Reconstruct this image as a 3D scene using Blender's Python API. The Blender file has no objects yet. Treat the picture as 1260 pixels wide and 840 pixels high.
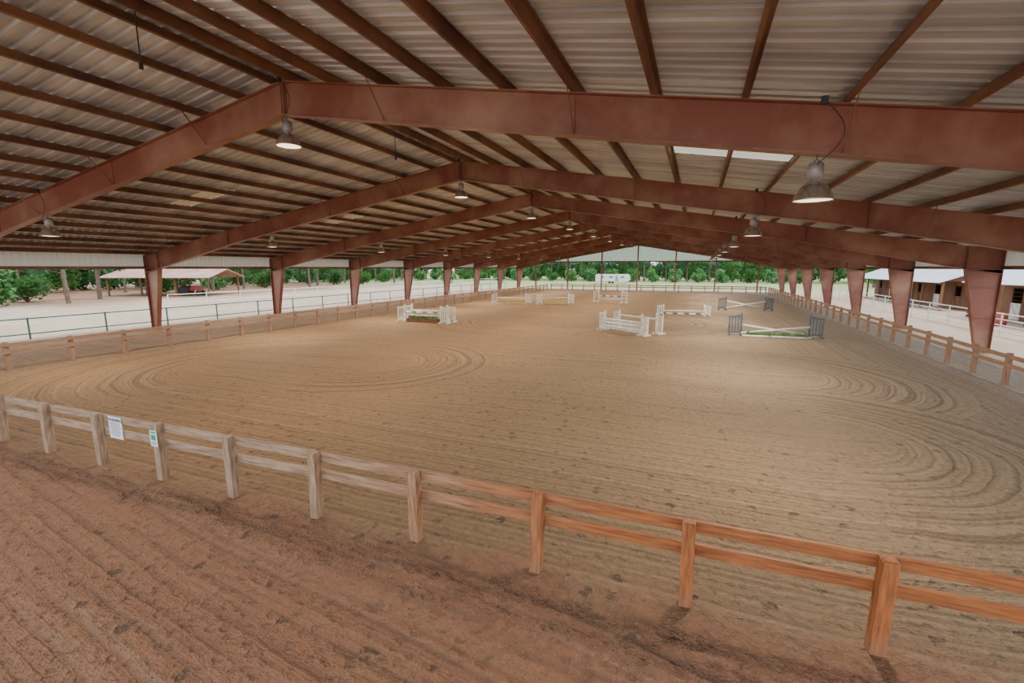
import bpy, math, random
from mathutils import Vector, Matrix, noise
random.seed(7)
S=bpy.context.scene
COL=S.collection
# ------------------------------------------------------------ mesh builder
class MB:
    def __init__(s): s.v=[]; s.f=[]
    def box(s,c,d,m=None):
        n=len(s.v); x,y,z=d[0]/2,d[1]/2,d[2]/2
        for q in [(-x,-y,-z),(x,-y,-z),(x,y,-z),(-x,y,-z),(-x,-y,z),(x,-y,z),(x,y,z),(-x,y,z)]:
            p=Vector(q)
            if m is not None: p=m@p
            s.v.append(tuple(p+Vector(c)))
        for f in [(0,3,2,1),(4,5,6,7),(0,1,5,4),(1,2,6,5),(2,3,7,6),(3,0,4,7)]:
            s.f.append(tuple(n+i for i in f))
        return s
    def bar(s,p0,p1,w,h,up=(0,0,1)):
        p0=Vector(p0);p1=Vector(p1);d=p1-p0;L=d.length;d.normalize()
        u=Vector(up); sd=d.cross(u)
        if sd.length<1e-4: u=Vector((0,1,0)); sd=d.cross(u)
        sd.normalize(); u=sd.cross(d)
        m=Matrix((d,sd,u)).transposed()
        return s.box((p0+p1)/2,(L,w,h),m)
    def tube(s,p0,p1,r,r2=None,seg=8):
        if r2 is None:r2=r
        p0=Vector(p0);p1=Vector(p1);d=(p1-p0).normalized()
        a=d.orthogonal().normalized(); b=d.cross(a); n=len(s.v)
        for i in range(seg):
            t=2*math.pi*i/seg; o=a*math.cos(t)+b*math.sin(t)
            s.v.append(tuple(p0+o*r)); s.v.append(tuple(p1+o*r2))
        for i in range(seg):
            j=(i+1)%seg
            s.f.append((n+2*i,n+2*j,n+2*j+1,n+2*i+1))
        s.f.append(tuple(n+2*i for i in reversed(range(seg))))
        s.f.append(tuple(n+2*i+1 for i in range(seg)))
        return s
    def rev(s,prof,seg=24,c=(0,0,0)):
        n=len(s.v);k=len(prof)
        for i in range(seg):
            t=2*math.pi*i/seg
            for r,z in prof: s.v.append((c[0]+r*math.cos(t),c[1]+r*math.sin(t),c[2]+z))
        for i in range(seg):
            j=(i+1)%seg
            for a in range(k-1):
                s.f.append((n+i*k+a,n+j*k+a,n+j*k+a+1,n+i*k+a+1))
        return s
    def poly(s,pts):
        n=len(s.v); s.v+= [tuple(p) for p in pts]; s.f.append(tuple(range(n,n+len(pts)))); return s
    def mesh(s,name,smooth=False):
        me=bpy.data.meshes.new(name); me.from_pydata(s.v,[],s.f); me.update()
        if smooth:
            for p in me.polygons:p.use_smooth=True
        return me
def put(name,me,mat=None,parent=None,loc=(0,0,0),rot=0,label=None,cat=None,group=None,kind=None,scale=None):
    if isinstance(me,MB): me=me.mesh(name)
    o=bpy.data.objects.new(name,me)
    if mat is not None and me is not None and not me.materials: me.materials.append(mat)
    o.location=loc; o.rotation_euler=(0,0,rot)
    if scale: o.scale=scale
    COL.objects.link(o)
    if parent: o.parent=parent
    if label:o["label"]=label
    if cat:o["category"]=cat
    if group:o["group"]=group
    if kind:o["kind"]=kind
    return o
# ------------------------------------------------------------ materials
def new(name):
    m=bpy.data.materials.new(name); m.use_nodes=True; nt=m.node_tree
    return m,nt,nt.nodes["Principled BSDF"]
def N(nt,t,**k):
    n=nt.nodes.new(t)
    for a,b in k.items(): setattr(n,a,b)
    return n
def math_(nt,op,a,b=None,c=None,clamp=False):
    n=N(nt,'ShaderNodeMath',operation=op); n.use_clamp=clamp
    for i,x in enumerate((a,b,c)):
        if x is None: continue
        if isinstance(x,(int,float)): n.inputs[i].default_value=x
        else: nt.links.new(x,n.inputs[i])
    return n.outputs[0]
def mixc(nt,f,a,b,mode='MIX'):
    n=N(nt,'ShaderNodeMix',data_type='RGBA',blend_type=mode)
    for i,x in ((0,f),(6,a),(7,b)):
        if isinstance(x,(int,float)): n.inputs[i].default_value=x
        elif isinstance(x,tuple): n.inputs[i].default_value=(x[0],x[1],x[2],1)
        else: nt.links.new(x,n.inputs[i])
    return n.outputs[2]
def noi(nt,vec,scale,detail=3,rough=.5):
    n=N(nt,'ShaderNodeTexNoise'); n.inputs['Scale'].default_value=scale; n.inputs['Detail'].default_value=detail; n.inputs['Roughness'].default_value=rough
    if vec is not None: nt.links.new(vec,n.inputs['Vector'])
    return n.outputs['Fac']
def noi1(nt,w,scale,detail=3,rough=.6):
    n=N(nt,'ShaderNodeTexNoise',noise_dimensions='1D'); n.inputs['Scale'].default_value=scale; n.inputs['Detail'].default_value=detail; n.inputs['Roughness'].default_value=rough
    nt.links.new(w,n.inputs['W']); return n.outputs['Fac']
def mapr(nt,x,a,b,c=0.0,d=1.0,smooth=False):
    n=N(nt,'ShaderNodeMapRange'); n.interpolation_type='SMOOTHSTEP' if smooth else 'LINEAR'
    nt.links.new(x,n.inputs[0])
    for i,q in enumerate((a,b,c,d)): n.inputs[i+1].default_value=q
    return n.outputs[0]
def mat(name,c1,c2=None,scale=2.0,rough=.7,metal=0.0,bump=0.0,stretch=None,world=True,lo=.35,hi=.65):
    m,nt,b=new(name)
    c2=c2 or tuple(x*.75 for x in c1)
    if world: v=N(nt,'ShaderNodeNewGeometry').outputs['Position']
    else: v=N(nt,'ShaderNodeTexCoord').outputs['Object']
    if stretch:
        mp=N(nt,'ShaderNodeMapping'); mp.inputs['Scale'].default_value=stretch; nt.links.new(v,mp.inputs[0]); v=mp.outputs[0]
    f=noi(nt,v,scale,5,.6); g=mapr(nt,f,lo,hi)
    nt.links.new(mixc(nt,g,c1,c2),b.inputs['Base Color'])
    b.inputs['Roughness'].default_value=rough; b.inputs['Metallic'].default_value=metal
    if bump:
        bp=N(nt,'ShaderNodeBump'); bp.inputs['Strength'].default_value=bump; bp.inputs['Distance'].default_value=.02
        nt.links.new(f,bp.inputs['Height']); nt.links.new(bp.outputs[0],b.inputs['Normal'])
    return m
STEEL=mat('red_oxide_steel',(.225,.075,.050),(.37,.205,.14),.6,.45,0,.05,lo=.42,hi=.7)
PURL=mat('purlin_steel',(.10,.035,.022),(.27,.125,.06),.5,.5)
GALV=mat('galvanised_roof',(.70,.77,.86),(.42,.47,.53),.8,.34,.35,stretch=(.25,2.5,1))
GREY=mat('grey_metal',(.35,.35,.36),None,2,.45,.5)
DARK=mat('dark_metal',(.03,.03,.035),(.06,.06,.06),2,.5,.2)
WHITE=mat('white_paint',(.72,.72,.70),(.55,.54,.50),3,.6)
YEL=mat('yellow_paint',(.50,.36,.14),(.40,.29,.14),3,.6)
GRN=mat('green_pipe',(.015,.12,.09),(.02,.16,.12),2,.5)
BLUEG=mat('blue_grey_paint',(.06,.085,.12),(.10,.13,.17),3,.6)
REDP=mat('red_paint',(.35,.04,.03),(.25,.05,.04),3,.5)
RUB=mat('rubber',(.02,.02,.02),(.03,.03,.03),3,.8)
BARNW=mat('barn_boards',(.22,.10,.05),(.10,.05,.03),1.2,.85,stretch=(1,1,.2))
BARNR=mat('barn_roof_metal',(.50,.53,.57),(.38,.41,.45),.6,.5,.1)
RUSTR=mat('rusty_roof',(.36,.17,.13),(.42,.30,.26),.5,.7)
BARK=mat('bark',(.17,.12,.09),(.08,.06,.05),4,.9)
GLASSD=mat('dark_glass',(.03,.04,.05),(.05,.06,.07),1,.1)
def leafmat(name,a,b,e):
    m,nt,bs=new(name)
    oi=N(nt,'ShaderNodeObjectInfo').outputs['Random']
    v=N(nt,'ShaderNodeNewGeometry').outputs['Position']
    g=mapr(nt,noi(nt,v,.9,3),.35,.65)
    c=mixc(nt,g,a,b); c=mixc(nt,math_(nt,'MULTIPLY',oi,.5),c,e)
    nt.links.new(c,bs.inputs['Base Color']); bs.inputs['Roughness'].default_value=.7
    tr=N(nt,'ShaderNodeBsdfTranslucent'); nt.links.new(c,tr.inputs[0])
    mx=N(nt,'ShaderNodeMixShader'); mx.inputs[0].default_value=.35
    nt.links.new(bs.outputs[0],mx.inputs[1]); nt.links.new(tr.outputs[0],mx.inputs[2])
    nt.links.new(mx.outputs[0],nt.nodes['Material Output'].inputs[0]); return m
LEAF=leafmat('leaf_green',(.06,.19,.05),(.14,.31,.08),(.04,.13,.05))
PINE=leafmat('pine_green',(.035,.14,.07),(.08,.22,.10),(.03,.09,.055))
def transl(name,c,f):
    m,nt,bs=new(name); bs.inputs['Base Color'].default_value=(*c,1); bs.inputs['Roughness'].default_value=.5
    tr=N(nt,'ShaderNodeBsdfTranslucent'); tr.inputs[0].default_value=(*c,1)
    mx=N(nt,'ShaderNodeMixShader'); mx.inputs[0].default_value=f
    nt.links.new(bs.outputs[0],mx.inputs[1]); nt.links.new(tr.outputs[0],mx.inputs[2])
    nt.links.new(mx.outputs[0],nt.nodes['Material Output'].inputs[0]); return m
SKYL=transl('skylight_fibreglass',(.42,.38,.30),.5)
SKYD=transl('dark_skylight_fibreglass',(.22,.15,.08),.35)  # darker, less translucent tan copy for the left roof slope
FASC=transl('pale_wall_panel',(.60,.60,.54),.2)
GABL=transl('gable_panel',(.55,.68,.60),.35)
def emis(name,c,s):
    m,nt,b=new(name); b.inputs['Base Color'].default_value=(*c,1)
    b.inputs['Emission Color'].default_value=(*c,1); b.inputs['Emission Strength'].default_value=s; return m
LENS=emis('lamp_lens',(1,.76,.55),3.0)
REFL=mat('reflector',(.55,.50,.44),(.42,.36,.30),3,.25,.8)
def wood(name,stretch):
    m,nt,b=new(name)
    pos=N(nt,'ShaderNodeNewGeometry').outputs['Position']
    sp=N(nt,'ShaderNodeSeparateXYZ'); nt.links.new(pos,sp.inputs[0])
    mp=N(nt,'ShaderNodeMapping'); mp.inputs['Scale'].default_value=stretch; nt.links.new(pos,mp.inputs[0])
    f=noi(nt,mp.outputs[0],1,6,.65)
    g=mapr(nt,f,.38,.66)
    new_=mixc(nt,g,(.41,.145,.042),(.17,.052,.02))
    old=mixc(nt,g,(.44,.33,.235),(.17,.12,.08))
    wx=math_(nt,'ADD',sp.outputs[0],math_(nt,'MULTIPLY',noi(nt,pos,.8,2),3.0))
    w=mapr(nt,wx,-5.0,1.2,1,0,True)
    nearw=math_(nt,'MULTIPLY',w,.9)
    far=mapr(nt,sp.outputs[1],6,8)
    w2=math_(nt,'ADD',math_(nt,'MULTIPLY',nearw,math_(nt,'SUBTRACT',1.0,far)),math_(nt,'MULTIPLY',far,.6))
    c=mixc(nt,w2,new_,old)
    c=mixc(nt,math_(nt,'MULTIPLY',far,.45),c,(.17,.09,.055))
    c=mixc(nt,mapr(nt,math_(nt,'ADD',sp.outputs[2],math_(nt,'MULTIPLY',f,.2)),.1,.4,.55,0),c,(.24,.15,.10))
    nt.links.new(c,b.inputs['Base Color'])
    b.inputs['Roughness'].default_value=.6
    bp=N(nt,'ShaderNodeBump'); bp.inputs['Strength'].default_value=.35; bp.inputs['Distance'].default_value=.01
    nt.links.new(f,bp.inputs['Height']); nt.links.new(bp.outputs[0],b.inputs['Normal'])
    return m
W_POST=wood('wood_post',(28,28,2.5)); W_RX=wood('wood_rail_across',(2,30,30)); W_RY=wood('wood_rail_along',(30,2,30))
# ------------------------------------------------------------ sand
m,nt,b=new('arena_sand'); SAND=m
pos=N(nt,'ShaderNodeNewGeometry').outputs['Position']
sp=N(nt,'ShaderNodeSeparateXYZ'); nt.links.new(pos,sp.inputs[0]); X,Y=sp.outputs[0],sp.outputs[1]
nl=noi(nt,pos,.07,1); nm=noi(nt,pos,.7,3); nf=noi(nt,pos,9,5,.65); nvf=noi(nt,pos,38,3,.6)
outside=mapr(nt,math_(nt,'SUBTRACT',Y,math_(nt,'ADD',math_(nt,'MULTIPLY',X,.022),math_(nt,'MULTIPLY',nm,1.2))),3.9,5.2,1,0,True)
dist=math_(nt,'ADD',math_(nt,'MULTIPLY',nl,4.0),math_(nt,'ADD',math_(nt,'MULTIPLY',nm,.20),math_(nt,'MULTIPLY',nf,.06)))
def lerp(a,b_,f): return math_(nt,'ADD',math_(nt,'MULTIPLY',a,math_(nt,'SUBTRACT',1.0,f)),math_(nt,'MULTIPLY',b_,f))
sin_=math_(nt,'ADD',math_(nt,'ADD',Y,math_(nt,'MULTIPLY',X,-.04)),dist)
sout=math_(nt,'ADD',math_(nt,'ADD',Y,math_(nt,'MULTIPLY',X,.16)),math_(nt,'ADD',math_(nt,'MULTIPLY',nl,1.2),math_(nt,'ADD',math_(nt,'MULTIPLY',nm,.14),math_(nt,'MULTIPLY',nf,.06))))
cx,cy,hx,hy,rr=-7.3,41.5,17.0,36.3,8.0
qx=math_(nt,'SUBTRACT',math_(nt,'ABSOLUTE',math_(nt,'SUBTRACT',X,cx)),hx-rr)
qy=math_(nt,'SUBTRACT',math_(nt,'ABSOLUTE',math_(nt,'SUBTRACT',Y,cy)),hy-rr)
mx_=math_(nt,'MAXIMUM',qx,0.0); my_=math_(nt,'MAXIMUM',qy,0.0)
ln=math_(nt,'SQRT',math_(nt,'ADD',math_(nt,'MULTIPLY',mx_,mx_),math_(nt,'MULTIPLY',my_,my_)))
sd=math_(nt,'SUBTRACT',math_(nt,'ADD',ln,math_(nt,'MINIMUM',math_(nt,'MAXIMUM',qx,qy),0.0)),rr)
sdd=math_(nt,'ADD',sd,math_(nt,'ADD',math_(nt,'MULTIPLY',nm,.14),math_(nt,'MULTIPLY',nf,.035)))
pm=math_(nt,'MULTIPLY',mapr(nt,math_(nt,'ADD',sd,math_(nt,'MULTIPLY',nm,1.5)),-4.9,-4.2,0,1,True),mapr(nt,sd,1.4,2.2,1,0))
def wav(s,p): return math_(nt,'SINE',math_(nt,'MULTIPLY',s,2*math.pi/p))
def rut(s):
    a=math_(nt,'ADD',math_(nt,'MULTIPLY',wav(s,.145),.6),math_(nt,'MULTIPLY',wav(s,.31),.3))
    n1=math_(nt,'MULTIPLY',math_(nt,'SUBTRACT',noi1(nt,s,3.4,4,.75),.5),8.0)
    n2=math_(nt,'MULTIPLY',math_(nt,'SUBTRACT',noi1(nt,s,.8,1,.5),.5),2.0)
    return math_(nt,'ADD',a,math_(nt,'ADD',n1,n2))
def along(s,t):
    cb=N(nt,'ShaderNodeCombineXYZ'); nt.links.new(math_(nt,'MULTIPLY',s,1.8),cb.inputs[0]); nt.links.new(math_(nt,'MULTIPLY',t,.30),cb.inputs[1])
    return mapr(nt,noi(nt,cb.outputs[0],1.0,3,.6),.34,.58,.25,1.05)
h1=math_(nt,'MULTIPLY',rut(sin_),along(sin_,X)); ho=math_(nt,'MULTIPLY',rut(sout),math_(nt,'MULTIPLY',along(sout,X),.8)); hp=math_(nt,'MULTIPLY',rut(sdd),1.05)
patch=mapr(nt,noi(nt,pos,.3,3),.36,.62,.5,1.0)
h=lerp(math_(nt,'MULTIPLY',h1,patch),hp,math_(nt,'MULTIPLY',pm,.95))
for (ax,ay,R,wd,sx) in [(-12.5,15.2,3.4,2.0,1),(2.6,18.8,3.8,2.3,1),(2.9,12.1,3.2,2.0,1),(-11.5,31,5,2.6,-1),(-4,34,5,2.6,1),(-16,13,5.5,2.4,-1),(-9,33,3.4,2.0,1)]:
    dx=math_(nt,'SUBTRACT',X,ax); dy=math_(nt,'SUBTRACT',Y,ay)
    r=math_(nt,'SQRT',math_(nt,'ADD',math_(nt,'MULTIPLY',dx,dx),math_(nt,'MULTIPLY',dy,dy)))
    r=math_(nt,'ADD',r,math_(nt,'ADD',math_(nt,'MULTIPLY',nm,.3),math_(nt,'MULTIPLY',nf,.04)))
    ring=mapr(nt,math_(nt,'ABSOLUTE',math_(nt,'SUBTRACT',r,R)),wd*.7,wd,1,0,True)
    side=mapr(nt,math_(nt,'MULTIPLY',dx,float(sx)),-.6,.8,0,1,True)
    h=lerp(h,math_(nt,'MULTIPLY',rut(r),1.1),math_(nt,'MULTIPLY',ring,side))
h=lerp(h,ho,outside)
def prints(scale,r0,r1,thr,zs,wob,zadd=None):
    wv=N(nt,'ShaderNodeVectorMath',operation='ADD'); nt.links.new(pos,wv.inputs[0])
    nc=N(nt,'ShaderNodeTexNoise'); nc.inputs['Scale'].default_value=9; nt.links.new(pos,nc.inputs['Vector'])
    sc_=N(nt,'ShaderNodeVectorMath',operation='SCALE'); nt.links.new(nc.outputs['Color'],sc_.inputs[0]); sc_.inputs['Scale'].default_value=wob
    nt.links.new(sc_.outputs[0],wv.inputs[1])
    vo=N(nt,'ShaderNodeTexVoronoi'); vo.inputs['Scale'].default_value=scale; nt.links.new(wv.outputs[0],vo.inputs['Vector'])
    vc=N(nt,'ShaderNodeSeparateColor'); nt.links.new(vo.outputs['Color'],vc.inputs[0])
    q=mapr(nt,vo.outputs['Distance'],r0,r1,1,0,True)
    z=math_(nt,'ADD',noi(nt,pos,zs,3),math_(nt,'MULTIPLY',vc.outputs[0],.35))
    if zadd is not None: z=math_(nt,'ADD',z,zadd)
    return math_(nt,'MULTIPLY',q,math_(nt,'GREATER_THAN',z,thr))
corr=mapr(nt,math_(nt,'ABSOLUTE',math_(nt,'ADD',math_(nt,'ADD',X,4.5),math_(nt,'MULTIPLY',math_(nt,'SUBTRACT',Y,14.0),.25))),.8,3.5,.10,0,True)
inn=math_(nt,'MULTIPLY',outside,-.12)
hoof=prints(3.3,.12,.28,.73,.2,.22,math_(nt,'ADD',corr,inn))
hoof2=prints(6.5,.12,.48,.58,.5,.16,math_(nt,'MULTIPLY',outside,.12))
rough_near=mapr(nt,math_(nt,'ABSOLUTE',math_(nt,'SUBTRACT',Y,4.7)),.2,1.0,1,0,True)
lump=noi(nt,pos,3.5,5,.7)
H=math_(nt,'ADD',math_(nt,'MULTIPLY',h,.013),math_(nt,'ADD',math_(nt,'MULTIPLY',nf,.085),math_(nt,'MULTIPLY',nvf,.022)))
H=math_(nt,'SUBTRACT',H,math_(nt,'ADD',math_(nt,'MULTIPLY',hoof,.06),math_(nt,'MULTIPLY',hoof2,.035)))
H=math_(nt,'ADD',H,math_(nt,'MULTIPLY',math_(nt,'MULTIPLY',lump,.3),rough_near))
bp=N(nt,'ShaderNodeBump'); bp.inputs['Strength'].default_value=1.0; bp.inputs['Distance'].default_value=1.4
nt.links.new(H,bp.inputs['Height']); nt.links.new(bp.outputs[0],b.inputs['Normal'])
c=mixc(nt,mapr(nt,noi(nt,pos,.22,4,.6),.35,.65),(.315,.210,.112),(.255,.165,.088))
warm=mapr(nt,math_(nt,'SUBTRACT',X,math_(nt,'MULTIPLY',noi(nt,pos,.12,2),7.0)),-15,0,.75,0,True)  # lamp warmth painted into the sand tone along with dirt variation, stronger leftwards
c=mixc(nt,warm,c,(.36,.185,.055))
c=mixc(nt,mapr(nt,X,1,8,0,.6),c,(.28,.24,.185))
c=mixc(nt,math_(nt,'MULTIPLY',outside,mapr(nt,nm,.3,.7,.75,1.0)),c,(.35,.145,.070))
c=mixc(nt,mapr(nt,h,-.1,-2.0,0,.68),c,(.075,.042,.024))  # furrow shading painted into the colour by height: dark hollows, then pale crests
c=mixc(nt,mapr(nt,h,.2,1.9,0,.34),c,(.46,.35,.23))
c=mixc(nt,math_(nt,'MULTIPLY',hoof,.68),c,(.06,.036,.02))
c=mixc(nt,math_(nt,'MULTIPLY',hoof2,.26),c,(.085,.048,.028))
c=mixc(nt,mapr(nt,nf,.42,.66,.0,.42),c,(.14,.08,.046))
c=mixc(nt,mapr(nt,nvf,.52,.68,.0,.28),c,(.46,.33,.22))
c=mixc(nt,math_(nt,'MULTIPLY',rough_near,mapr(nt,lump,.46,.35,0,.2)),c,(.16,.08,.045))
nt.links.new(c,b.inputs['Base Color']); b.inputs['Roughness'].default_value=.75
# ------------------------------------------------------------ outside ground
m,nt,b=new('outdoor_ground'); OUT=m
pos=N(nt,'ShaderNodeNewGeometry').outputs['Position']
sp=N(nt,'ShaderNodeSeparateXYZ'); nt.links.new(pos,sp.inputs[0])
a=mapr(nt,noi(nt,pos,.08,4),.4,.6); g=mapr(nt,noi(nt,pos,1.5,5,.7),.35,.7)
c=mixc(nt,g,(.42,.32,.24),(.30,.22,.155)); 
c=mixc(nt,mapr(nt,noi(nt,pos,.25,4),.45,.6,0,.5),c,(.28,.19,.12))
litter=mapr(nt,math_(nt,'ADD',sp.outputs[0],math_(nt,'MULTIPLY',a,8.0)),-66,-52,1,0,True)
c=mixc(nt,litter,c,(.22,.125,.07))
farg=mapr(nt,math_(nt,'ADD',sp.outputs[1],math_(nt,'MULTIPLY',a,8.0)),88,100,0,.8,True)
c=mixc(nt,farg,c,(.19,.26,.09))
nt.links.new(c,b.inputs['Base Color']); b.inputs['Roughness'].default_value=.9
# ------------------------------------------------------------ geometry constants
RX=-9.8; HW=22.5; SL=.168; ZT=8.44; BAY=9.17
ang=math.atan(SL)
g=MB().poly([(-400,-150,-.03),(400,-150,-.03),(400,500,-.03),(-400,500,-.03)])
put('ground',g,OUT,label="pale sandy ground and leaf litter around the arena",cat="ground",kind="stuff")
def fenceY(x): return 5.19+.022*(x-1.9)
fm=MB(); st=.22; nx=int(46.8/st); ny=int(92/st)
for j in range(ny+1):
    y=-8+j*st
    for i in range(nx+1):
        x=-33.3+i*st
        n1=noise.noise(Vector((x*.5,y*.5,0))); n2=noise.noise(Vector((x*2.1,y*2.1,3)))
        z=.02*n1+.012*n2
        d=y-fenceY(x)
        z+=math.exp(-((d+.35)/.45)**2)*(.03+.06*n2)
        fm.v.append((x,y,max(z,-.018)))
w_=nx+1
for j in range(ny):
    for i in range(nx):
        a_=j*w_+i; fm.f.append((a_,a_+1,a_+w_+1,a_+w_))
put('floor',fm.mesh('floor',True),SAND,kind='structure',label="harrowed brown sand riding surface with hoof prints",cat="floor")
# ------------------------------------------------------------ steel frames
def zt(a): return ZT-SL*a
def dep(a): return .78 if a<14 else .78+(a-14)/7.2*.27
def rafter(sx):
    mb=MB(); A=[0,7,14,17.5,21.2,22.48]
    for i in range(len(A)-1):
        a0,a1=A[i],A[i+1]
        d0,d1=dep(a0),dep(min(a1,21.2)); 
        if a0>=21.2: d0=dep(21.2)
        q=[(sx*a0,-.008,zt(a0)),(sx*a1,-.008,zt(a1)),(sx*a1,-.008,zt(a1)-d1),(sx*a0,-.008,zt(a0)-d0)]
        mb.poly(q); mb.poly([(x,.008,z) for x,_,z in reversed(q)])
        mb.bar((sx*a0,0,zt(a0)-.01),(sx*a1,0,zt(a1)-.01),.26,.02,(0,0,1))
        mb.bar((sx*a0,0,zt(a0)-d0+.01),(sx*a1,0,zt(a1)-d1+.01),.26,.022,(0,0,1))
    for a in (.03,7.4,14.8,21.2):
        d=dep(a); mb.box((sx*a,0,zt(a)-d/2),(.025,.25 if a!=7.4 else .06,d-.03))
        if a in (14.8,):
            for zz in (.12,.3,.5,.66): 
                mb.box((sx*a,.09,zt(a)-zz),(.07,.03,.03)); mb.box((sx*a,-.09,zt(a)-zz),(.07,.03,.03))
    for kk in range(2,15,3):
        a=1.48*kk
        for sy in (-1,1):
            mb.bar((sx*a,0,zt(a)-dep(a)+.03),(sx*(a),sy*.62,zt(a)-.0),.035,.012,(1,0,0))
    return mb.mesh('rafter')
def column(sx):
    mb=MB(); top=zt(21.2)-dep(21.2); ab=22.0; at=21.2; o=22.48
    q=[(sx*ab,-.008,.03),(sx*o,-.008,.03),(sx*o,-.008,top),(sx*at,-.008,top)]
    mb.poly(q); mb.poly([(x,.008,z) for x,_,z in reversed(q)])
    mb.bar((sx*ab,0,.03),(sx*at,0,top),.28,.022,(sx,0,0))
    mb.bar((sx*o,0,.03),(sx*o,0,zt(22.48)-.02),.28,.02,(sx,0,0))
    mb.box((sx*(ab+o)/2,0,.015),(.62,.36,.03))
    mb.box((sx*(at+o)/2,0,top-.012),(o-at,.28,.024))
    for z in (1.6,3.0):
        f=z/top; ai=ab+(at-ab)*f; mb.box((sx*(ai+o)/2,0,z),(o-ai-.02,.12,.012))
    return mb.mesh('column')
rm={s:rafter(s) for s in(-1,1)}; cmz={s:column(s) for s in(-1,1)}
for k in range(1,10):
    e=put('steel_frame',None,loc=(RX,BAY*k,0),label="red-oxide tapered steel portal frame spanning the arena",cat="steel frame",group="portal frames of the arena")
    for s in (-1,1):
        put('rafter',rm[s],STEEL,e); put('column',cmz[s],STEEL,e)
# ------------------------------------------------------------ purlins
Y0,Y1=-1.5,82.9; LY=Y1-Y0; YC=(Y0+Y1)/2
def purlin(sx):
    mb=MB(); mb.box((0,0,.1),(.012,LY,.2)); mb.box((.035*sx,0,.194),(.07,LY,.012)); mb.box((-.03*sx,0,.006),(.06,LY,.012)); mb.box((-.058*sx,0,.02),(.008,LY,.03))
    return mb.mesh('roof_purlin')
pm_={s:purlin(s) for s in(-1,1)}
for s in(-1,1):
    for i,a in enumerate([.3]+[1.48*k for k in range(1,16)]):
        o=put('roof_purlin',pm_[s],PURL,loc=(RX+s*a,YC,ZT-SL*a+.002),label="rust-brown steel purlin running the length of the roof",cat="roof beam",group="purlins under the metal roof")
        o.rotation_euler=(0,s*ang,0)
# ------------------------------------------------------------ roof
prof=[(0,0),(.17,0),(.2,.042),(.26,.042),(.29,0)]
ZR=ZT+.212; AB=[0,8.88,11.84,22.95]
nr=int(LY/.3)
ys=[(Y0+.3*r+p,z) for r in range(nr) for p,z in prof]+[(Y0+.3*nr,0)]
def isky(r): 
    for k in range(1,9):
        r0=int((BAY*k+4.4-Y0)/.3)
        if r0<=r<r0+3: return k
    return 0
for s,nm_ in((-1,'ceiling_left'),(1,'ceiling_right')):
    mb=MB(); n=len(AB)
    for y,z in ys:
        for a in AB: mb.v.append((RX+s*a,y,ZR-SL*a+z))
    for j in range(len(ys)-1):
        r=j//5
        for i in range(n-1):
            if i==1 and isky(r): continue
            q=(j*n+i,j*n+i+1,(j+1)*n+i+1,(j+1)*n+i); mb.f.append(q if s==1 else q[::-1])
    put(nm_,mb,GALV,kind='structure',label="ribbed galvanised metal roof sheeting",cat="ceiling")
    for k in range(1,9):
        r0=int((BAY*k+4.4-Y0)/.3); yy=[(p+.3*t,z) for t in range(3) for p,z in prof]+[(.9,0)]
        mb=MB()
        for y,z in yy:
            for a in (8.86,11.86): mb.v.append((s*(a-10.36),y,-SL*(a-10.36)+z+.002))
        for j in range(len(yy)-1):
            mb.f.append((2*j,2*j+1,2*j+3,2*j+2))
        put('skylight_panel',mb,SKYL if s==1 else SKYD,loc=(RX+s*10.36,Y0+.3*r0,ZR-SL*10.36),label="translucent white fibreglass skylight panel in the roof" if s==1 else "darker tan fibreglass skylight panel in the roof",cat="skylight",group="roof skylight panels")
for s,nm_ in((-1,'wall_left'),(1,'wall_right')):
    mb=MB(); xw=RX+s*(HW+.06); n=0
    nr2=int(LY/.3)
    for r in range(nr2):
        for p,z in prof: mb.v.append((xw+s*z,Y0+.3*r+p,3.92)); mb.v.append((xw+s*z,Y0+.3*r+p,4.84))
    for j in range(len(mb.v)//2-1): mb.f.append((2*j,2*j+2,2*j+3,2*j+1))
    put(nm_,mb,FASC,kind='structure',label="strip of pale ribbed wall panel under the eave",cat="wall")
    g=MB().box((0,0,0),(.07,LY,.16)); put('eave_girt',g,PURL,loc=(RX+s*(HW-.02),YC,3.9),label="rust-brown steel girt along the side opening",cat="steel beam")
mb=MB(); yw=83.0; st=.3; a=-21.3; pts=[]
while a<21.3:
    for p,z in prof: pts.append((a+p,z))
    a+=.3
for p,z in pts: mb.v.append((RX+p,yw+z,4.98)); mb.v.append((RX+p,yw+z,max(4.985,ZR-SL*abs(p))))
for j in range(len(pts)-1): mb.f.append((2*j,2*j+1,2*j+3,2*j+2))
put('wall_far',mb,GABL,kind='structure',label="pale ribbed gable panel above the open end",cat="wall")
for a in (-18.72,-12.48,-6.24,0,6.24,12.48,18.72):
    zt_=ZT-SL*abs(a); mb=MB(); mb.box((0,0,zt_/2),(.012,.26,zt_)); mb.box((0,.125,zt_/2),(.2,.014,zt_)); mb.box((0,-.125,zt_/2),(.2,.014,zt_)); mb.box((0,0,.012),(.34,.4,.024))
    put('end_wall_post',mb,STEEL,loc=(RX+a,83.0-.32,0),label="slender dark red steel post in the open gable end",cat="post",group="posts of the open gable end")
put('gable_girt',MB().box((0,0,0),(44.6,.07,.2)),PURL,loc=(RX,82.92,4.98),label="steel girt below the gable panels",cat="steel beam")
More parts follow.
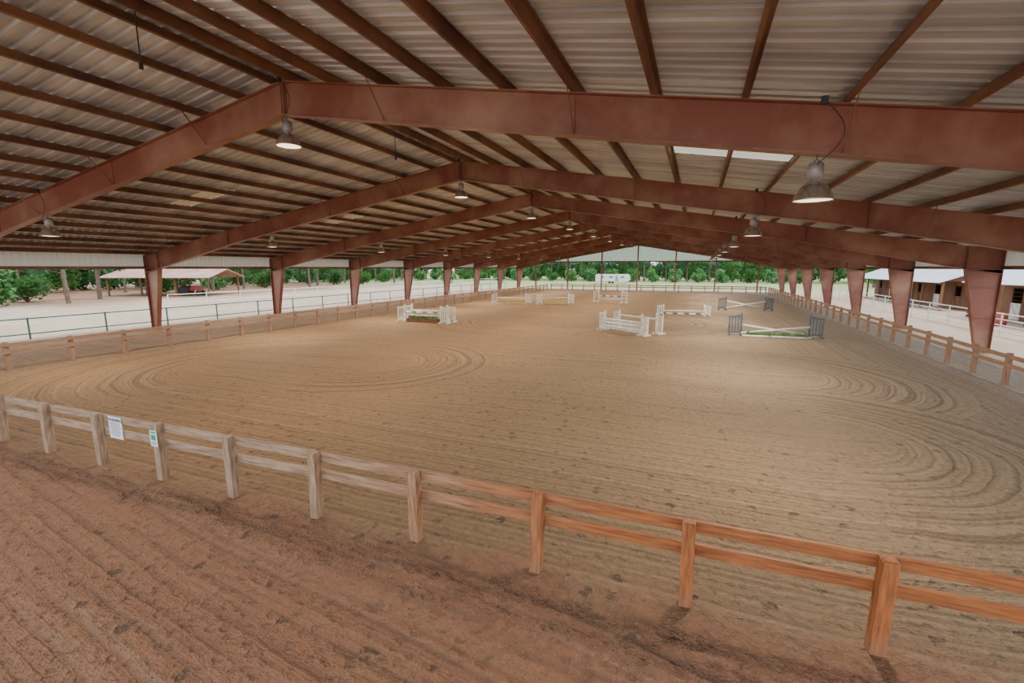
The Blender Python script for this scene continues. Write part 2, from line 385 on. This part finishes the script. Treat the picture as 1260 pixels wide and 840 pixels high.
# ------------------------------------------------------------ lamps
l_body=MB().rev([(0,.0),(.10,0),(.115,-.02),(.115,-.22),(.09,-.25),(.06,-.27),(.06,-.30),(0,-.30)],20).mesh('ballast_housing',True)
l_shade=MB().rev([(.07,-.29),(.12,-.31),(.20,-.38),(.26,-.48),(.295,-.58),(.30,-.60),(.29,-.60),(.25,-.48),(.19,-.39),(.11,-.33),(.06,-.31)],32).mesh('lamp_shade',True)
l_lens=MB().rev([(0,-.575),(.14,-.575),(.285,-.585),(.14,-.60),(0,-.61)],24).mesh('lens',True)
l_hook=MB()
for i in range(12):
    t0=-.5*math.pi+i*math.pi*1.6/12; t1=t0+math.pi*1.6/12
    l_hook.tube((.03*math.cos(t0),0,.03+.03*math.sin(t0)),(.03*math.cos(t1),0,.03+.03*math.sin(t1)),.006,seg=6)
l_hook.tube((0,0,.06),(0,0,.13),.006,seg=6); l_hook=l_hook.mesh('hook')
l_cord=MB(); pr=None
for i in range(25):
    t=i/24; p=(.0+.36*math.sin(math.pi*t)*(1-.3*t),-.17,-.02+ .95*t)
    if pr: l_cord.tube(pr,p,.008,seg=5)
    pr=p
l_cord.tube((0,-.17,-.02),(0,-.10,-.06),.008,seg=5)
l_cord.box((0,-.16,.92),(.09,.06,.12))
l_cord=l_cord.mesh('cord')
for k in range(1,9):
    for a in (-11.5,0,11.5):
        z=ZT-SL*abs(a)-.78-.13
        e=put('high_bay_lamp',None,loc=(RX+a,BAY*k,z),label="industrial high-bay lamp with metal dome reflector hung from a rafter",cat="lamp",group="high-bay lamps under the frames")
        put('ballast_housing',l_body,GREY,e); put('lamp_shade',l_shade,REFL,e); put('lens',l_lens,LENS,e); put('hook',l_hook,DARK,e)
        if k<=3: put('cord',l_cord,DARK,e)
        L=bpy.data.lights.new('lamp_light','AREA'); L.shape='DISK'; L.size=.56; L.energy=620 if k>1 else 420; L.color=(1,.88,.71)
        lo=bpy.data.objects.new('lamp_light',L); lo.location=(0,0,-.63); lo.parent=e; COL.objects.link(lo)
for (x,y,z0,z1) in [(-9.96,6.0,8.6,7.7),(-9.4,13.1,8.6,7.5)]:
    put('hanging_wire',MB().tube((0,0,0),(0,0,z1-z0),.012,seg=6).box((0,0,z1-z0-.05),(.05,.05,.12)),DARK,loc=(x,y,z0),label="thin dark wire hanging from the roof purlins",cat="wire")
# ------------------------------------------------------------ wooden fences
PH=1.08
post_me=MB().box((0,0,(PH-.1)/2),(.14,.14,PH+.1))
post_me.box((0,0,PH+.006),(.11,.11,.012)); post_me=post_me.mesh('fence_post')
def fence(pts,side,mat_r,label,group=None):
    e=put('wooden_fence',None,loc=(pts[0][0],pts[0][1],0),label=label,cat="fence",group=group)
    ox,oy=pts[0]
    for i,(x,y) in enumerate(pts):
        o=put('fence_post',post_me,W_POST,e,loc=(x-ox,y-oy,random.uniform(-.02,.02))); o.rotation_euler=(random.uniform(-.02,.02),random.uniform(-.02,.02),random.uniform(-.05,.05))
    for i in range(0,len(pts)-1,2):
        j=min(i+2,len(pts)-1)
        for zc in (.985,.70):
            a=(pts[i][0]-ox+side[0],pts[i][1]-oy+side[1],zc+random.uniform(-.012,.012)); c_=(pts[j][0]-ox+side[0],pts[j][1]-oy+side[1],zc+random.uniform(-.012,.012))
            put('fence_rail',MB().bar(a,c_,.042,.14),mat_r,e)
near=[(1.907+1.815*n,fenceY(1.907+1.815*n)) for n in range(-14,5)]
fence(near,(0,.092),W_RX,"two-rail wooden fence, orange-stained at one end, weathered grey elsewhere")
left=[(-24.4,4.75+1.95*n) for n in range(0,38)]
fence(left,(.092,0),W_RY,"long weathered two-rail wooden fence beside the open side columns")
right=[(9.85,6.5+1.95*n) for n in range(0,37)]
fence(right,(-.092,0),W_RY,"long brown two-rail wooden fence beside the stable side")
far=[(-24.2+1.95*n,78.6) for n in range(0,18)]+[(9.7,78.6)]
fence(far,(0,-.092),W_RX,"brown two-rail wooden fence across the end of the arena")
# ------------------------------------------------------------ signs
def text(name,s,size,mat_,parent,loc,align='CENTER'):
    cu=bpy.data.curves.new(name,'FONT'); cu.body=s; cu.size=size; cu.align_x=align; cu.extrude=.001; cu.offset=.002
    t=bpy.data.objects.new(name,cu); COL.objects.link(t); bpy.context.view_layer.update()
    dg=bpy.context.evaluated_depsgraph_get(); me=bpy.data.meshes.new_from_object(t.evaluated_get(dg)); bpy.data.objects.remove(t)
    o=put(name,me,mat_,parent,loc); o.rotation_euler=(math.pi/2,0,0); return o
SIGNW=mat('sign_white',(.82,.86,.9),(.76,.80,.86),4,.4); INK=mat('sign_ink',(.02,.05,.16),(.02,.04,.12),4,.5); INKG=mat('sign_green',(.03,.25,.16),(.04,.3,.2),4,.5)
sx=-10.35; sy=fenceY(sx)+.092-.032
e=put('warning_sign',None,loc=(sx,sy,.82),label="white warning sign with dark lettering fixed to the fence rails",cat="sign")
put('sign_board',MB().box((0,0,0),(.42,.008,.44)),SIGNW,e)
text('sign_lettering','WARNING',.088,INK,e,(0,-.006,.125))
for i,wd in enumerate([.34,.30,.35,.33,.28,.34,.22]): 
    rows=MB(); x=-wd/2
    while x<wd/2-.02:
        q=random.uniform(.02,.05); rows.box((x+q/2,-.005,.085-i*.04),(q,.003,.014)); x+=q+.012
    put('sign_print_line',rows,INK,e,label="row of small dark print")
sx=1.907-6*1.815
e=put('notice_sign',None,loc=(sx,fenceY(sx)-.085,.84),label="small white and green notice fixed to a fence post",cat="sign")
put('sign_board',MB().box((0,0,0),(.19,.008,.30)),SIGNW,e)
for c_,d_ in [((0,-.005,.02),(.13,.003,.10)),((0,-.005,-.08),(.14,.003,.02)),((0,-.005,-.115),(.10,.003,.015)),((0,-.005,.115),(.15,.003,.03))]:
    put('sign_print',MB().box(c_,d_),INKG,e,label="green printed block")
# ------------------------------------------------------------ jumps
def stripe(name,c1,c2,p=.9):
    m,nt,b=new(name); tc=N(nt,'ShaderNodeTexCoord').outputs['Object']; s=N(nt,'ShaderNodeSeparateXYZ'); nt.links.new(tc,s.inputs[0])
    f=math_(nt,'GREATER_THAN',math_(nt,'SINE',math_(nt,'MULTIPLY',s.outputs[0],2*math.pi/p)),0.2)
    nt.links.new(mixc(nt,f,c1,c2),b.inputs['Base Color']); b.inputs['Roughness'].default_value=.5; return m
SW=(.75,.75,.72)
ST_G=stripe('pole_white_green',SW,(.08,.28,.16)); ST_B=stripe('pole_white_dark',SW,(.06,.08,.14)); ST_W=WHITE
def wing(h,w,slats='v'):
    mb=MB()
    mb.box((0,0,h/2),(.10,.10,h)); mb.box((w,0,h*.44),(.09,.09,h*.88))
    mb.bar((0,0,h*.9),(w,0,h*.82),.04,.09); mb.bar((0,0,.2),(w,0,.2),.04,.09)
    if slats=='v':
        k=max(2,int(w/.13))
        for i in range(1,k): 
            x=w*i/k; mb.box((x,-.03,(.2+h*.86)/2),(.075,.02,h*.86-.2))
    else:
        for z in (.4,.62,.84): mb.bar((0,0,h*z),(w,0,h*z*.97),.03,.08)
    mb.box((0,0,.05),(.09,.7,.1)); mb.box((w,0,.05),(.08,.6,.1))
    return mb
def pole(L,r=.06): return MB().tube((-L/2,0,0),(L/2,0,0),r,seg=12).mesh('jump_pole',True)
def jump(p0,p1,h,wm,poles,label,wingw=.55,slats='v',extra=None):
    p0=Vector((*p0,0));p1=Vector((*p1,0)); c=(p0+p1)/2; d=p1-p0; L=d.length; r=math.atan2(d.y,d.x)
    e=put('horse_jump',None,loc=c,rot=r,label=label,cat="horse jump",group="practice jumps on the sand")
    half=L/2-wingw
    wmx=wing(h,wingw,slats).mesh('jump_standard')
    for (yo) in sorted(set(q[0] for q in poles)):
        put('jump_standard',wmx,wm,e,loc=(half,yo,0)); put('jump_standard',wmx,wm,e,loc=(-half,yo,0),rot=math.pi)
    for yo,z0,z1,mt in poles:
        LL=math.hypot(2*half,z1-z0)-.02
        o=put('jump_pole',pole(LL),mt,e,loc=(0,yo-.08 if z0<=z1 else yo+.10,(z0+z1)/2)); o.rotation_euler=(0,-math.atan2(z1-z0,2*half),0)
    if extra: extra(e,half)
    return e
FLW=leafmat('jump_greenery',(.05,.16,.05),(.10,.24,.08),(.05,.15,.05))
def brush(e,half):
    bx=MB().box((0,0,.14),(half*1.7,.35,.28)); put('flower_box',bx,BARNW,e)
    lf=MB()
    for i in range(500):
        x=random.uniform(-half*.82,half*.82); y=random.uniform(-.15,.15); z=random.uniform(.26,.48); s_=.05
        a=Vector((random.gauss(0,1),random.gauss(0,1),random.gauss(0,1))).normalized(); b2=a.orthogonal().normalized()
        p=Vector((x,y,z)); lf.poly([p-a*s_,p-b2*s_*.5,p+a*s_,p+b2*s_*.5])
    put('greenery',lf,FLW,e,kind='stuff')
def greens(e,half):
    lf=MB()
    for i in range(700):
        u=random.choice([-.45,-.15,.2,.5]); x=half*u*1.5+random.gauss(0,.22); y=random.gauss(-.3,.15); z=abs(random.gauss(.10,.08)); s_=.07
        a=Vector((random.gauss(0,1),random.gauss(0,1),random.gauss(0,1))).normalized(); b2=a.orthogonal().normalized()
        p=Vector((x,y,z)); lf.poly([p-a*s_,p-b2*s_*.5,p+a*s_,p+b2*s_*.5])
    put('greenery',lf,FLW,e,kind='stuff')
    put('jump_pole',pole(2*half),ST_W,e,loc=(0,-.55,.06))
def gate(mt):
    def f(e,half):
        mb=MB(); w=2*half-.1
        for z in (.2,.75): mb.box((0,0,z),(w,.04,.1))
        k=int(w/.16)
        for i in range(k+1): mb.box((-w/2+w*i/k,.0,.47),(.06,.05,.62))
        put('gate_panel',mb,mt,e,loc=(0,-.06,0))
    return f
def yelpanel(e,half): put('plank_panel',MB().box((0,0,.3),(2*half-.1,.05,.3)).box((0,.0,.08),(2*half-.5,.3,.1)),YEL,e,loc=(0,-.06,0))
jump((-20.3,27.9),(-16.1,27.9),1.25,WHITE,[(0,.75,.75,ST_G),(0,.52,.52,ST_W),(.9,.78,.78,ST_W)],"white horse jump with slatted standards and a green-filled box",.6,'v',brush)
jump((-20.6,45.2),(-16.6,46.6),1.2,WHITE,[(0,.7,.7,ST_W)],"horse jump with white standards and yellow plank",.55,'v',yelpanel)
jump((-15.9,46.6),(-12.3,48.2),1.2,WHITE,[(0,.7,.7,ST_W)],"horse jump with white standards and yellow plank",.55,'v',yelpanel)
jump((-10.8,51.6),(-7.0,50.6),1.5,WHITE,[(0,.5,.5,ST_W),(0,.8,.8,ST_B)],"white horse jump with dark banded pole",.6,'h')
jump((-5.6,29.0),(-2.5,26.9),1.25,WHITE,[(0,.3,.3,ST_W),(0,.52,.52,ST_W),(0,.74,.74,ST_W),(1.3,.9,.9,ST_W)],"white spread jump with stacked poles and picket gate",.4,'v',gate(WHITE))
jump((-2.9,39.4),(1.1,40.1),.95,WHITE,[(0,.42,.42,ST_W),(0,.2,.2,ST_B)],"low horse jump with pale poles",.45,'v')
jump((2.0,46.9),(6.5,47.6),1.25,BLUEG,[(0,.2,.85,ST_W),(0,.85,.2,ST_W)],"cross-rail jump with dark standards and white poles",.6,'v',lambda e,h_:None)
jump((1.9,29.4),(6.6,29.7),1.3,BLUEG,[(0,.15,.62,ST_W),(0,.62,.15,ST_W)],"cross-rail jump with dark blue-grey slatted standards and greenery",.62,'v',greens)
# ------------------------------------------------------------ pipe fences
def pipefence(pts,h,n,mt,label,r=.03):
    e=put('pipe_fence',None,loc=(*pts[0],-.03),label=label,cat="fence")
    ox,oy=pts[0]
    for (x,y) in pts: put('fence_post',MB().tube((0,0,0),(0,0,h+.05),r*1.3),mt,e,loc=(x-ox,y-oy,0))
    x1,y1=pts[-1]
    for i in range(n):
        z=h-i*(h-.3)/max(1,n-1) if n>1 else h
        put('fence_rail',MB().tube((0,0,z),(x1-ox,y1-oy,z),r),mt,e)
pipefence([(-34.3,6+3.6*n) for n in range(0,22)],1.15,2,GRN,"dark green metal pipe fence outside the steel columns",.035)
pipefence([(-50-0*n,30+4*n) for n in range(0,22)],1.2,2,WHITE,"pale metal pipe fence across the sandy paddock",.035)
pipefence([(16.5,26+3*n) for n in range(0,18)],1.3,4,WHITE,"white metal pipe corral fence near the stables",.03)
# ------------------------------------------------------------ trees
def leaves(mb,c,r,n,s):
    for _ in range(n):
        d=Vector((random.gauss(0,1),random.gauss(0,1),random.gauss(0,1))).normalized()*(random.random()**.4)
        p=Vector(c)+Vector((d.x*r[0],d.y*r[1],d.z*r[2]))
        a=Vector((random.gauss(0,1),random.gauss(0,1),random.gauss(0,1))).normalized(); b2=a.orthogonal().normalized()
        q=s*random.uniform(.6,1.3); mb.poly([p-a*q,p-b2*q*.6,p+a*q,p+b2*q*.6])
def tree_kind(kind):
    tr=MB(); cr=MB()
    if kind=='pine':
        Ht=random.uniform(14,17); tr.tube((0,0,0),(.2,0,Ht*.5),.24,.18,10); tr.tube((.2,0,Ht*.5),(.1,.1,Ht),.18,.05,8)
        for i in range(18):
            z=random.uniform(.22,1)*Ht; t=random.uniform(0,6.28); R=(1.15-z/Ht)*2.2+.5
            tip=(R*math.cos(t),R*math.sin(t),z+.4); tr.tube((.15,.05,z-.4),tip,.06,.02,5); leaves(cr,(tip[0]*.8,tip[1]*.8,z+.3),(1.1,1.1,.7),95,.26)
        mt=PINE
    else:
        Ht=random.uniform(9,13); tr.tube((0,0,0),(.1,.1,Ht*.35),.22,.17,10); tr.tube((.1,.1,Ht*.35),(0,0,Ht*.8),.16,.05,8)
        for i in range(28):
            z=random.uniform(.10,.95)*Ht; t=random.uniform(0,6.28); R=2.3*math.sin(math.pi*min(.93,max(.25,z/Ht)))**.6*random.uniform(.4,1)
            tip=(R*math.cos(t),R*math.sin(t),z); tr.tube((.05,.05,z*.75),tip,.06,.02,5); leaves(cr,tip,(1.15,1.15,1.1),100,.25)
        mt=LEAF
    return tr.mesh('trunk'),cr.mesh('crown'),mt
kinds=[tree_kind('pine'),tree_kind('pine'),tree_kind('oak'),tree_kind('oak'),tree_kind('oak')]
def shrub_kind():
    tr=MB(); cr=MB()
    for i in range(7):
        t=random.uniform(0,6.28); tip=(1.0*math.cos(t),1.0*math.sin(t),random.uniform(.8,2.4)); tr.tube((0,0,0),tip,.05,.02,5); leaves(cr,tip,(.7,.7,.9),130,.2)
    leaves(cr,(0,0,1.0),(1.3,1.3,1),250,.2)
    return tr.mesh('stem'),cr.mesh('foliage')
shr=[shrub_kind() for _ in range(3)]
def tree(x,y,k=None,s=None):
    k=random.randrange(5) if k is None else k; tr,cr,mt=kinds[k]; s=s or random.uniform(.85,1.05)
    e=put('tree',None,loc=(x,y,-.05),rot=random.uniform(0,6.28),scale=(s,s,s),label="tall pine with bare lower trunk" if k<2 else "leafy green broadleaf tree",cat="tree",group="woodland around the arena")
    put('trunk',tr,BARK,e); put('crown',cr,mt,e)
def shrub(x,y,s=None):
    st_,fo=random.choice(shr); s=s or random.uniform(.8,1.5)
    e=put('shrub',None,loc=(x,y,-.05),rot=random.uniform(0,6.28),scale=(s,s,s),label="green leafy shrub at the woodland edge",cat="shrub",group="shrubs at the woodland edge")
    put('stem',st_,BARK,e); put('foliage',fo,LEAF,e)
y=20; i=0
while y<150:
    tree(-85-3*(i%2),y,random.choice([0,1,0,1,2,3])); tree(-95,y+3); tree(-112,y,random.choice([2,3,4]),1.2)
    shrub(-102,y+1,2.0)
    if i%3==1: shrub(-80,y+3,1.2)
    y+=6.2; i+=1
x=-84; i=0
while x<66:
    tree(x,138+3*(i%2),None,random.uniform(.95,1.15)); shrub(x+3.1,132,1.2); tree(x+3,150,random.choice([2,3,4]),1.35); shrub(x,162,2.3)
    x+=5.8; i+=1
for (x,y) in [(48,70),(54,82),(46,92),(40,104),(50,114),(38,124),(44,60),(52,48),(60,98),(33,113)]: tree(x,y,random.choice([2,3,4]))
for (x,y) in [(-64.7,28.5),(-70,34),(-76,53),(-79,61),(-72,70),(-79,79),(-70,95)]: tree(x,y,random.choice([0,1]))
for (x,y) in [(-66,22.5),(-72,28),(-80,56),(-60,104),(-74,88)]: shrub(x,y,1.4)
# ------------------------------------------------------------ pavilion with tractor
e=put('open_pavilion',None,loc=(-71,44,-.03),rot=math.radians(22),label="open pole shelter with faded red metal roof",cat="shelter")
for x in(-7,-2.4,2.4,7):
    for y in(-3.5,3.5): put('support_post',MB().box((0,0,1.35),(.18,.18,2.7)),BARNW,e,loc=(x,y,0))
rf=MB()
for s in(-1,1):
    m_=Matrix.Rotation(-s*.27,3,'X'); rf.box((0,s*2.1,3.15),(15.4,4.5,.08),m_)
    for i in range(26): rf.box((-7.5+i*.6,s*2.1,3.21),(.05,4.5,.04),m_)
put('roof',rf,RUSTR,e)
def tractor(loc,rot,mt,label):
    e=put('tractor',None,loc=loc,rot=rot,label=label,cat="tractor")
    b=MB().box((.75,0,.95),(1.5,.55,.5)); b.box((.8,0,1.22),(1.3,.45,.1)); b.box((-.3,0,.8),(1.1,.6,.35)); b.box((-.7,.55,1.05),(1.0,.3,.08)); b.box((-.7,-.55,1.05),(1.0,.3,.08)); put('body',b,mt,e)
    put('seat',MB().box((-.55,0,1.12),(.45,.5,.12)).box((-.78,0,1.35),(.1,.5,.45)),DARK,e)
    r=MB()
    for sy in(-.45,.45): r.tube((-.95,sy,1.0),(-.95,sy,2.25),.03)
    r.box((-.6,0,2.27),(1.2,1.1,.06)); put('roll_bar',r,mt,e)
    for sy in(-.7,.7):
        w=MB().tube((0,-.18,0),(0,.18,0),.65,seg=20)
        for i in range(20):
            t=i*math.pi/10; w.box((.65*math.cos(t),0,.65*math.sin(t)),(.08,.34,.05))
        put('wheel',w,RUB,e,loc=(-.7,sy,.68)); put('wheel',MB().tube((0,-.1,0),(0,.1,0),.36,seg=16),RUB,e,loc=(1.2,sy*.85,.36))
    put('steering_wheel',MB().tube((.0,0,1.2),(-.1,0,1.5),.03).tube((-.1,0,1.48),(-.12,0,1.51),.2,seg=14),DARK,e)
tractor((-67.5,43.8,-.03),.5,REDP,"small red farm tractor with roll bar under the shelter")
tractor((-72,41.5,-.03),2.6,REDP,"small red farm tractor with roll bar under the shelter")
# ------------------------------------------------------------ trailer beyond the end
def trailer(loc,rot,L,label):
    e=put('travel_trailer',None,loc=loc,rot=rot,label=label,cat="trailer",scale=(.9,.9,.8))
    b=MB(); pr_=[(-L/2,.6),(L/2-.6,.6),(L/2,1.2),(L/2-.2,2.6),(L/2-.6,2.9),(-L/2+.3,2.9),(-L/2,2.6)]
    for s,yy in((1,-1.2),(-1,1.2)): b.poly([(x,yy,z) for x,z in pr_][::s])
    for i in range(len(pr_)):
        a_,c_=pr_[i],pr_[(i+1)%len(pr_)]; b.poly([(a_[0],-1.2,a_[1]),(a_[0],1.2,a_[1]),(c_[0],1.2,c_[1]),(c_[0],-1.2,c_[1])])
    put('body',b,WHITE,e)
    for x in(-L*.3,-L*.05,L*.28): put('window',MB().box((x,-1.215,2.0),(.9,.03,.4)),GLASSD,e)
    put('door',MB().box((L*.12,-1.22,1.6),(.7,.03,1.8)),GREY,e)
    for s in(-1,1): put('wheel',MB().tube((-.4+s*.42,-1.25,.36),(-.4+s*.42,-1.0,.36),.36,seg=16),RUB,e)
    put('hitch',MB().bar((L/2-.2,0,.6),(L/2+1.1,0,.5),.1,.1).tube((L/2+.9,0,0),(L/2+.9,0,.6),.04),DARK,e)
trailer((-20,118,-.03),0.1,9.5,"long white travel trailer parked on the grass")
# ------------------------------------------------------------ barns on the stable side
def barn(y0,y1,x0,x1,h,rm_,label,seed):
    random.seed(seed)
    e=put('stable_barn',None,loc=(x0,y0,-.03),label=label,cat="barn"); L=y1-y0; W=x1-x0
    n=int(L/3.6); bay=L/n
    for i in range(n+1): put('support_post',MB().box((0,0,h/2),(.16,.16,h)),BARNW,e,loc=(0,i*bay,0))
    wl=MB(); 
    for i in range(n):
        yb=i*bay; d=1.2
        wl.box((2.0,yb+(bay-d)/4,h/2),(.08,(bay-d)/2,h)); wl.box((2.0,yb+bay-(bay-d)/4,h/2),(.08,(bay-d)/2,h)); wl.box((2.0,yb+bay/2,h-.25),(.08,d,.5))
        put('stall_door',MB().box((0,0,.65),(.06,1.15,1.25)).bar((-.04,-.5,.1),(-.04,.5,1.2),.03,.1,(1,0,0)),WHITE if i%3==1 else BARNW,e,loc=(1.95,yb+bay/2,0))
    for z in [i*.3 for i in range(1,int(h/.3))]: wl.box((1.955,L/2,z),(.02,L,.015))
    wl.box((W,L/2,h/2),(.08,L,h)); wl.box((W/2+1,0,h/2),(W-2,.08,h)); wl.box((W/2+1,L,h/2),(W-2,.08,h))
    for yy in (0,L):
        wl.poly([(0,yy,h),(W,yy,h),(W/2,yy,h+W*.2)])
    put('walls',wl,BARNW,e)
    rf=MB(); sl=math.atan(.4)
    for s in(-1,1):
        m_=Matrix.Rotation(s*sl,3,'Y'); lw=(W/2+.5)/math.cos(sl); cxx=W/2+s*(W/2+.5)/2; cz=h+W*.2-(W/2+.5)/2*.4+.06
        rf.box((cxx,L/2,cz),(lw,L+1,.05),m_)
        for i in range(int(L/.6)+1): rf.box((cxx,.0+i*.6,cz+.03),(lw,.05,.04),m_)
    put('roof',rf,rm_,e)
barn(54,78,21,31,2.7,BARNR,"brown wooden shed-row stable with pale metal roof",3)
barn(30,48,20.5,29,2.9,BARNR,"brown wooden stable barn with pale roof and stall doors",5)
e=put('picnic_table',None,loc=(17.8,30.5,-.03),rot=.3,label="weathered wooden picnic table with attached benches",cat="table")
put('table_top',MB().box((0,0,.74),(1.8,.75,.04)),BARNW,e)
for s in(-1,1):
    put('bench',MB().box((0,s*.7,.45),(1.8,.26,.04)),BARNW,e)
    put('leg',MB().bar((s*.6,-.6,0),(s*.6,-.2,.72),.09,.04).bar((s*.6,.6,0),(s*.6,.2,.72),.09,.04).bar((s*.6,-.8,.42),(s*.6,.8,.42),.04,.09),BARNW,e)
def barrel(x,y,mt,lab):
    put('barrel',MB().rev([(0,0),(.28,0),(.29,.02),(.29,.28),(.305,.3),(.29,.32),(.29,.58),(.305,.6),(.29,.62),(.29,.87),(.27,.89),(0,.89)],24).mesh('barrel',True),mt,loc=(x,y,-.03),label=lab,cat="barrel")
BLU=mat('blue_plastic',(.04,.14,.4),(.05,.12,.3),2,.4)
barrel(19.5,33.5,BLU,"blue plastic barrel beside the stable"); barrel(19.3,41,REDP,"red metal barrel beside the stable"); barrel(19.6,57,BLU,"blue plastic barrel beside the stable")
# ------------------------------------------------------------ world, sun, camera
w=bpy.data.worlds.new('sky'); S.world=w; w.use_nodes=True; nt=w.node_tree; bg=nt.nodes['Background']
tc=N(nt,'ShaderNodeTexCoord'); sp=N(nt,'ShaderNodeSeparateXYZ'); nt.links.new(tc.outputs['Generated'],sp.inputs[0])
f=mapr(nt,sp.outputs[2],0,.6); nt.links.new(mixc(nt,f,(1.0,.98,.95),(.78,.87,1.0)),bg.inputs[0]); bg.inputs[1].default_value=3.2
sl=bpy.data.lights.new('sun','SUN'); sl.energy=3.5; sl.angle=.05; sl.color=(1,.93,.82)
so=bpy.data.objects.new('sun',sl); so.rotation_euler=(math.radians(-10),math.radians(18),0); so.location=(0,0,40); COL.objects.link(so)
cam=bpy.data.cameras.new('camera'); cam.lens=16; cam.sensor_width=36; cam.clip_end=1000; cam.clip_start=.05
co=bpy.data.objects.new('camera',cam); co.location=(0,0,3.9); co.rotation_euler=(math.radians(90-9.2),0,math.radians(22)); COL.objects.link(co); S.camera=co
